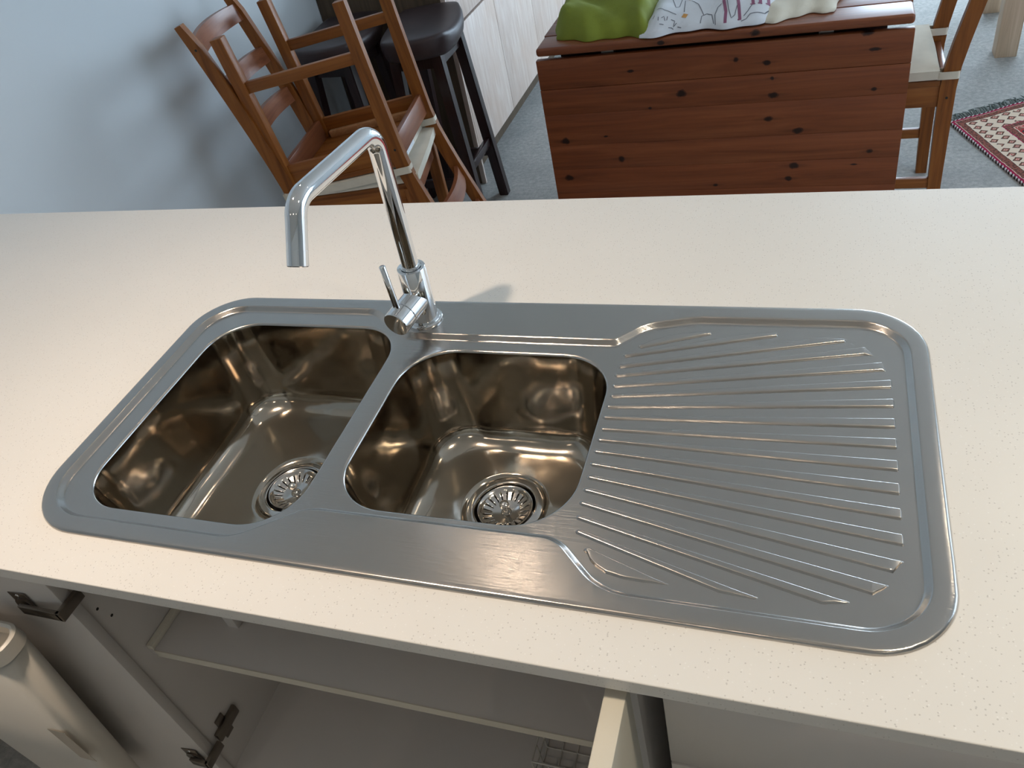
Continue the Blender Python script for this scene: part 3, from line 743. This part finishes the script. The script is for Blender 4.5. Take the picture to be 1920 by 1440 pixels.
def make_cushion(label, th=0.036, tagged=False):
    t = thing('seat_cushion', label, 'cushion', group='tie-on seat cushions')
    bm = bmesh.new(); nx, ny = 14, 14; x0, x1, y0, y1 = 0.026, CD+0.042, -CW/2-0.020, CW/2+0.020
    def pt(i, j, s):
        u, v = i/nx*2-1, j/ny*2-1
        e = max(abs(u), abs(v)); puff = (1-abs(u)**5)*(1-abs(v)**5)
        r = 0.985+0.015*(1-abs(u*v))
        return (x0+(x1-x0)*(u*r+1)/2, y0+(y1-y0)*(v*r+1)/2, th/2+s*(th/2)*(0.72+0.28*puff**0.5))
    for s in (-1, 1):
        g = [[bm.verts.new(pt(i, j, s)) for j in range(ny+1)] for i in range(nx+1)]
        for i in range(nx):
            for j in range(ny): bm.faces.new((g[i][j], g[i+1][j], g[i+1][j+1], g[i][j+1]))
        if s < 0: lo = g
        else: hi = g
    bl = [(i, 0) for i in range(nx)]+[(nx, j) for j in range(ny)]+[(i, ny) for i in range(nx, 0, -1)]+[(0, j) for j in range(ny, 0, -1)]
    for k in range(len(bl)):
        a, b = bl[k], bl[(k+1) % len(bl)]; bm.faces.new((lo[a[0]][a[1]], lo[b[0]][b[1]], hi[b[0]][b[1]], hi[a[0]][a[1]]))
    from_bm('pad', bm, 'canvas', t, True, 60)
    for s in (-1, 1):
        # strap wrapped round the rear post
        bm = bmesh.new(); y = s*CW/2
        o_ = rrect(-0.026, 0.036, y-0.018, y+0.018, 0.008, 4); i_ = rrect(-0.0235, 0.034, y-0.0155, y+0.0155, 0.007, 4)
        zz = (0.004, 0.026); R4 = []
        for poly in (o_, i_):
            for z in zz: R4.append([bm.verts.new((p.x, p.y, z)) for p in poly])
        n = len(o_)
        for k in range(n):
            k2 = (k+1) % n
            bm.faces.new((R4[0][k], R4[0][k2], R4[1][k2], R4[1][k])); bm.faces.new((R4[2][k2], R4[2][k], R4[3][k], R4[3][k2]))
            bm.faces.new((R4[1][k], R4[1][k2], R4[3][k2], R4[3][k])); bm.faces.new((R4[0][k2], R4[0][k], R4[2][k], R4[2][k2]))
        from_bm('strap', bm, 'canvas', t, True, 50)
    if tagged: box('care_tag', (x0-0.004, -0.055, 0.006), (x0+0.0005, 0.035, 0.024), 'tag', t)
    return t
chA = make_chair('pine ladder-back chair standing upright at the bottom of the stack by the wall')
chA.location = (-0.672, 1.774, 0); chA.rotation_euler = (0, 0, 0.221)
chB = copy_tree(chA); chB['label'] = 'pine ladder-back chair turned upside down on top of another chair'
# inverted: local (x,y,z-HS) -> (-x, y, -(z-HS)), then pitch and yaw
MB = Matrix.Translation((-0.279, 1.843, 0.557)) @ Matrix.Rotation(0.153, 4, 'Z') @ Matrix.Rotation(-0.106, 4, 'Y') @ Matrix.Rotation(pi, 4, 'Y') @ Matrix.Translation((0, 0, -HS))
chB.matrix_world = MB
chC = copy_tree(chA); chC['label'] = 'pine ladder-back chair pushed in at the right end of the drop-leaf table'
chC.location = (1.309, 2.384, 0); chC.rotation_euler = (0, 0, pi+0.005)
cuA = make_cushion('cream seat cushion on the upright chair, lower of the two between the stacked chairs')
cuA.matrix_world = Matrix.Translation((-0.672, 1.774, HS)) @ Matrix.Rotation(0.221, 4, 'Z')
cuB = make_cushion('cream seat cushion with paper tag strapped to the upside-down chair', 0.036, True)
cuB.matrix_world = MB @ Matrix.Translation((0, 0, HS))
cuC = copy_tree(cuA); cuC['label'] = 'cream seat cushion strapped to the chair at the right of the table'
cuC.matrix_world = Matrix.Translation((1.309, 2.384, HS)) @ Matrix.Rotation(pi+0.005, 4, 'Z')

# ================================================================== STOOLS
def make_stool(label):
    t = thing('saddle_stool', label, 'stool', group='dark saddle stools')
    # seat: long axis local x, raised at both ends
    bm = bmesh.new(); nx, ny = 20, 12; L, Wd = 0.44, 0.30; th = 0.080
    def sup(i, j, s):
        u, v = i/nx*2-1, j/ny*2-1
        k = 1-0.20*(u*u*v*v)
        x, y = u*L/2*k, v*Wd/2*k*(1-0.06*u*u)
        z = 0.765+0.014*u*u
        e = max(abs(u), abs(v))**6
        if s > 0: return (x, y, z-0.012*e)
        return (x*(1-0.05), y*(1-0.06), z-th+0.010*e-0.01*u*u)
    G = []
    for s in (-1, 1):
        g = [[bm.verts.new(sup(i, j, s)) for j in range(ny+1)] for i in range(nx+1)]
        for i in range(nx):
            for j in range(ny): bm.faces.new((g[i][j], g[i+1][j], g[i+1][j+1], g[i][j+1]))
        G.append(g)
    bl = [(i, 0) for i in range(nx)]+[(nx, j) for j in range(ny)]+[(i, ny) for i in range(nx, 0, -1)]+[(0, j) for j in range(ny, 0, -1)]
    for k in range(len(bl)):
        a, b = bl[k], bl[(k+1) % len(bl)]; bm.faces.new((G[0][a[0]][a[1]], G[0][b[0]][b[1]], G[1][b[0]][b[1]], G[1][a[0]][a[1]]))
    st = from_bm('saddle_seat', bm, 'leather', t, True); st.rotation_euler = (0, 0, math.radians(10)); ss = st.modifiers.new('sub', 'SUBSURF'); ss.levels = 1; ss.render_levels = 1
    tops, feet = {}, {}
    for sx in (-1, 1):
        for sy in (-1, 1):
            a = Vector((sx*0.110, sy*0.080, 0.700)); b = Vector((sx*0.140, sy*0.125, 0.0)); tops[sx, sy] = a; feet[sx, sy] = b
            bm = bmesh.new(); h = 0.0195; rr = []
            for p in (b, a): rr.append([bm.verts.new((p.x+i*h, p.y+j*h, p.z)) for i, j in ((-1, -1), (1, -1), (1, 1), (-1, 1))])
            for k in range(4): bm.faces.new((rr[0][k], rr[0][(k+1) % 4], rr[1][(k+1) % 4], rr[1][k]))
            bm.faces.new(rr[0][::-1]); bm.faces.new(rr[1])
            bmesh.ops.bevel(bm, geom=list(bm.edges), offset=0.003, segments=2, affect='EDGES')
            from_bm('leg', bm, 'dark_wood', t, True, 40)
    def at(k, z): return feet[k].lerp(tops[k], z/0.700)
    def bar(a, b, name):
        d = b-a; m = axis_mtx(a, d); bm = bmesh.new(); add_box(bm, (-0.010, -0.016, 0.0), (0.010, 0.016, d.length), 0.002, 2, m); from_bm(name, bm, 'dark_wood', t, True, 40)
    bar(at((-1, -1), 0.25), at((1, -1), 0.25), 'stretcher'); bar(at((-1, 1), 0.25), at((1, 1), 0.25), 'stretcher')
    bar(at((-1, -1), 0.20), at((-1, 1), 0.20), 'stretcher'); bar(at((1, -1), 0.20), at((1, 1), 0.20), 'stretcher')
    bm = bmesh.new(); 
    for sy in (-1, 1): add_box(bm, (-0.11, sy*0.08-0.009, 0.64), (0.11, sy*0.08+0.009, 0.695))
    for sx in (-1, 1): add_box(bm, (sx*0.11-0.009, -0.08, 0.64), (sx*0.11+0.009, 0.08, 0.695))
    from_bm('apron', bm, 'dark_wood', t)
    return t
st1 = make_stool('dark brown saddle stool between the stacked chairs and the whitewashed cabinet')
st1.location = (-0.405, 2.352, 0); st1.rotation_euler = (0, 0, math.radians(91))
st2 = copy_tree(st1); st2['label'] = 'dark saddle stool by the left wall behind the stacked chairs'
st2.location = (-0.755, 2.355, 0); st2.rotation_euler = (0, 0, math.radians(86))

# ================================================================== WHITEWASHED CABINET
side = thing('whitewashed_sideboard', 'whitewashed timber sideboard with flush fronts along the left wall', 'cabinet', (0, 0, 0))
CX, CY0, CY1 = -0.40, 2.59, 5.2
box('end_panel', (XW+0.003, CY0, 0.0), (CX-0.020, CY0+0.020, 0.93), 'cab_side', side, 0.001)
box('carcass', (XW+0.003, CY0+0.02, 0.10), (CX-0.021, CY1, 0.91), 'cab_side', side)
box('kickboard', (CX-0.09, CY0+0.02, 0.0), (CX-0.075, CY1, 0.10), 'cab_side', side)
box('front_stile', (CX-0.020, CY0, 0.0), (CX, CY0+0.012, 0.93), 'whitewash', side, 0.001)
ys = [CY0+0.014, 3.097, 3.616, 4.14, 4.66, CY1]
for a, b in zip(ys, ys[1:]):
    box('door_front', (CX-0.020, a+0.002, 0.118), (CX, b-0.002, 0.642), 'whitewash', side, 0.0012)
    box('drawer_front', (CX-0.020, a+0.002, 0.652), (CX, b-0.002, 0.905), 'whitewash', side, 0.0012)
box('top_board', (XW+0.003, CY0-0.01, 0.91), (CX+0.02, CY1, 0.94), 'whitewash', side, 0.003)

# ================================================================== DROP-LEAF TABLE
tab = thing('drop_leaf_table', 'stained pine drop-leaf table with its front leaf hanging down', 'table', (0, 0, 0))
def plate(name, x0, x1, y0, y1, z0, z1, mat, r):
    bm = bmesh.new(); add_box(bm, (x0, y0, z0), (x1, y1, z1), r, 4); return from_bm(name, bm, mat, tab, True, 30)
for k in range(4):
    plate('top_board', 0.110, 1.182, 2.035+k*0.115, 2.035+(k+1)*0.115-0.0006, 0.714, 0.740, 'table_top', 0.009 if k == 0 else 0.0008)
lv = thing('drop_leaf', None, None); lv.parent = tab
zz = [0.700, 0.605, 0.520, 0.412, 0.325, 0.235, 0.13]
for k in range(6):
    z1, z0 = zz[k], zz[k+1]
    box('board', (0.102, 2.045, z0+0.0003), (1.186, 2.068, z1-0.0003), 'table_leaf', lv, 0.003 if k in (0,) else 0.0006)
box('apron', (0.17, 2.10, 0.60), (1.12, 2.12, 0.714), 'dark_wood', tab, 0.002)
box('apron', (0.17, 2.40, 0.60), (1.12, 2.42, 0.714), 'table_top', tab, 0.002)
for x in (0.19, 1.06):
    for y in (2.11, 2.375): box('leg', (x, y, 0), (x+0.05, y+0.05, 0.714), 'table_top', tab, 0.004)
for x in (0.33, 0.96): box('hinge', (x-0.02, 2.066, 0.69), (x+0.02, 2.095, 0.713), 'hinge', tab, 0.002)

# ================================================================== BAGS ON THE TABLE
def fold(x, y, f=1.0): return 0.5*sin(x*31*f+2*sin(y*17))+0.35*sin(y*43*f+x*19)+0.25*sin((x+y)*71*f)
def cloth(name, label, outline, ztop, mat, fr, seed, puff=0.05, cat='bag', sub=44):
    """pillow-like bag lying on the table: outline (u along front, v back), closed top and underside"""
    t = thing(name, label, cat, (0, 0, 0))
    bm = bmesh.new(); n = sub; m = sub//2
    (ax, ay), (bx, by), (cx, cy), (dx, dy) = outline
    def P(u, v):
        wob = 0.012*sin(u*9+seed)*(1-v)+0.006*sin(u*23+seed*2)*(1-v)
        x = (ax*(1-u)+bx*u)*(1-v)+(dx*(1-u)+cx*u)*v; y = (ay*(1-u)+by*u)*(1-v)+(dy*(1-u)+cy*u)*v + wob
        return x + 0.008*sin(v*13+seed)*(1 if u in (0, 1) else 0.3), y
    top = []; bot = []
    for i in range(n+1):
        ra, rb = [], []
        for j in range(m+1):
            u, v = i/n, j/m; x, y = P(u, v)
            e = min(1, u*7, (1-u)*7); ev = min(1, v*3.2, (1-v)*3.2+0.2)
            h = puff*(sin(e*pi/2)*sin(ev*pi/2))**0.8
            h += fr*fold(x+seed, y, 1.0)*min(1, h/0.02)
            ra.append(bm.verts.new((x, y, ztop+0.006+max(h, 0.0)))); rb.append(bm.verts.new((x, y, ztop+0.0015)))
        top.append(ra); bot.append(rb)
    for i in range(n):
        for j in range(m):
            bm.faces.new((top[i][j], top[i+1][j], top[i+1][j+1], top[i][j+1])); bm.faces.new((bot[i][j+1], bot[i+1][j+1], bot[i+1][j], bot[i][j]))
    bl = [(i, 0) for i in range(n)]+[(n, j) for j in range(m)]+[(i, m) for i in range(n, 0, -1)]+[(0, j) for j in range(m, 0, -1)]
    for k in range(len(bl)):
        a, b = bl[k], bl[(k+1) % len(bl)]; bm.faces.new((bot[a[0]][a[1]], bot[b[0]][b[1]], top[b[0]][b[1]], top[a[0]][a[1]]))
    o = from_bm('bag_body', bm, mat, t, True, 80)
    return t, o
gb, _ = cloth('green_cloth_bag', 'lime green cloth bag lying on the left of the drop-leaf table', [(0.155, 2.09), (0.47, 2.042), (0.46, 2.46), (0.115, 2.46)], 0.74, 'green_cloth', 0.013, 1.3, 0.07)
wbg, wbo = cloth('white_tote_bag', 'white printed cotton tote bag lying on the drop-leaf table', [(0.445, 2.036), (0.80, 2.060), (0.90, 2.45), (0.445, 2.45)], 0.744, 'white_cloth', 0.004, 4.1, 0.045)
crm, _ = cloth('cream_cloth_bag', 'plain cream cotton bag at the right behind the printed tote', [(0.735, 2.055), (0.97, 2.118), (1.08, 2.46), (0.80, 2.46)], 0.7405, 'cream_cloth', 0.005, 7.7, 0.03)
# print on the tote, laid on its upper side
bpy.context.view_layer.update()
from mathutils.bvhtree import BVHTree
tree = BVHTree.FromPolygons([v.co.copy() for v in wbo.data.vertices], [tuple(p.vertices) for p in wbo.data.polygons])
def surf(x, y):
    h = tree.ray_cast(Vector((x, y, 2.0)), Vector((0, 0, -1)))
    return h[0].z if h[0] is not None else None
def strokes(name, lines, w, mat):
    bm = bmesh.new(); nf = 0
    for ln in lines:
        pts = []
        for a, b in zip(ln, ln[1:]):
            k = max(1, int((Vector(b)-Vector(a)).length/0.006))
            for q in range(k): pts.append(Vector(a).lerp(Vector(b), q/k))
        pts.append(Vector(ln[-1])); prev = None
        for i, p in enumerate(pts):
            d = (pts[min(i+1, len(pts)-1)]-pts[max(i-1, 0)]).normalized(); nn = Vector((-d.y, d.x))*w/2
            za, zb = surf(*(p+nn)), surf(*(p-nn))
            if za is None or zb is None: prev = None; continue
            cur = (bm.verts.new((p.x+nn.x, p.y+nn.y, za+0.0009)), bm.verts.new((p.x-nn.x, p.y-nn.y, zb+0.0009)))
            if prev: bm.faces.new((prev[0], cur[0], cur[1], prev[1])); nf += 1
            prev = cur
    if nf: from_bm(name, bm, mat, wbg)
    else: bm.free()
PG = [[(0.487, 2.268), (0.515, 2.209), (0.535, 2.135), (0.545, 2.141), (0.549, 2.208), (0.55, 2.247)], [(0.578, 2.169), (0.6, 2.143), (0.62, 2.096)], [(0.558, 2.176), (0.562, 2.113)], [(0.476, 2.144), (0.503, 2.117), (0.54, 2.101)], [(0.613, 2.07), (0.615, 2.092), (0.629, 2.098), (0.644, 2.09), (0.652, 2.06), (0.65, 2.045), (0.636, 2.045)], [(0.658, 2.048), (0.653, 2.086), (0.659, 2.116), (0.668, 2.127)], [(0.679, 2.161), (0.691, 2.097), (0.701, 2.066), (0.71, 2.077), (0.714, 2.108)], [(0.681, 2.156), (0.685, 2.173)], [(0.738, 2.142), (0.749, 2.157)], [(0.735, 2.075), (0.745, 2.090), (0.755, 2.113)], [(0.729, 2.060), (0.743, 2.066), (0.752, 2.080), (0.772, 2.086), (0.792, 2.090), (0.805, 2.114)], [(0.473, 2.084), (0.477, 2.097)], [(0.491, 2.07), (0.49, 2.084)], [(0.5, 2.081), (0.506, 2.088), (0.511, 2.073)], [(0.515, 2.076), (0.516, 2.09)], [(0.527, 2.082), (0.538, 2.079), (0.536, 2.061), (0.544, 2.073)], [(0.496, 2.059), (0.508, 2.06)], [(0.522, 2.056), (0.531, 2.058), (0.542, 2.052)], [(0.548, 2.062), (0.559, 2.058)]]
PM = [[(0.673, 2.144), (0.684, 2.09), (0.685, 2.05)], [(0.703, 2.196), (0.717, 2.121), (0.725, 2.066)], [(0.75, 2.18), (0.758, 2.117)], [(0.773, 2.173), (0.778, 2.12)], [(0.797, 2.165), (0.801, 2.126)]]
PS = [[(0.75, 2.115), (0.764, 2.115)], [(0.771, 2.117), (0.783, 2.118)], [(0.793, 2.124), (0.808, 2.134)], [(0.719, 2.063), (0.729, 2.066)]]
strokes('printed_lines', PG, 0.0022, 'ink_grey'); strokes('printed_letters', PM, 0.0085, 'ink_mauve'); strokes('printed_serifs', PS, 0.004, 'ink_mauve')
strokes('printed_flowers', [[(0.557, 2.205), (0.577, 2.179)], [(0.559, 2.098), (0.572, 2.094)], [(0.634, 2.199), (0.65, 2.17)]], 0.016, 'ink_orange')

# ================================================================== PALE TABLE, RUG
pt_ = thing('pale_wood_table', 'pale wooden table with thick square legs standing beyond the patterned rug', 'table', (0, 0, 0))
for x, y in ((1.672, 3.575), (1.69, 4.14), (2.75, 3.575), (2.75, 4.14)): box('leg', (x, y, 0), (x+0.085, y+0.085, 0.70), 'pale_wood', pt_, 0.003)
for k in range(5): box('top_board', (1.62, 3.53+k*0.146, 0.70), (2.88, 3.53+(k+1)*0.146-0.001, 0.74), 'pale_wood', pt_, 0.002)
rug_t = thing('patterned_rug', 'red and cream woven tribal rug with grey fringe on the carpet', 'rug', (1.441, 2.949, 0.001))
e1 = Vector((cos(math.radians(-70.5)), sin(math.radians(-70.5)))); e2 = Vector((cos(math.radians(29)), sin(math.radians(29))))
bm = bmesh.new(); nu, nv = 40, 60; G = []
for lvl in (0, 1):
    g = []
    for i in range(nu+1):
        row = []
        for j in range(nv+1):
            u, v = RUG_W*i/nu, RUG_L*j/nv
            row.append(bm.verts.new((u, v, 0.0005 if lvl == 0 else 0.008+0.0012*sin(u*30+v*12))))
        g.append(row)
    G.append(g)
    for i in range(nu):
        for j in range(nv):
            bm.faces.new((g[i][j], g[i+1][j], g[i+1][j+1], g[i][j+1]))
bl = [(i, 0) for i in range(nu)]+[(nu, j) for j in range(nv)]+[(i, nv) for i in range(nu, 0, -1)]+[(0, j) for j in range(nv, 0, -1)]
for k in range(len(bl)):
    a, b = bl[k], bl[(k+1) % len(bl)]; bm.faces.new((G[0][a[0]][a[1]], G[0][b[0]][b[1]], G[1][b[0]][b[1]], G[1][a[0]][a[1]]))
rug_t.location = (0, 0, 0)
ro = from_bm('woven_field', bm, 'rug', rug_t, True, 60)
MR = Matrix(((e2.x, e1.x, 0, 1.441), (e2.y, e1.y, 0, 2.949), (0, 0, 1, 0.0), (0, 0, 0, 1)))
# the rug's own axes are slightly skewed, so bake the placement of the mesh but keep its pattern coordinates
ref = ro.data.attributes.new('rug_uv', 'FLOAT_VECTOR', 'POINT')
for v, dd in zip(ro.data.vertices, ref.data): dd.vector = v.co.copy()
for v in ro.data.vertices: v.co = MR @ v.co
for nd in MAT['rug'].node_tree.nodes:
    if nd.type == 'TEX_COORD':
        at_ = MAT['rug'].node_tree.nodes.new('ShaderNodeAttribute'); at_.attribute_name = 'rug_uv'
        for lk in list(nd.outputs['Object'].links):
            s_ = lk.to_socket; MAT['rug'].node_tree.links.remove(lk); MAT['rug'].node_tree.links.new(at_.outputs['Vector'], s_)
bm = bmesh.new()
for i in range(150):
    u = RUG_W*i/149; l = random.uniform(0.035, 0.06); sw = random.uniform(-0.02, 0.02); h = random.uniform(0.006, 0.018)
    pts = [MR @ Vector((u, 0.004, 0.005)), MR @ Vector((u+sw*0.4, -l*0.5, h)), MR @ Vector((u+sw, -l, 0.004))]
    add_tube(bm, pts, [0.0028, 0.003, 0.0012], 5)
fr_ = from_bm('fringe', bm, 'fringe', rug_t, True); fr_['kind'] = 'stuff'
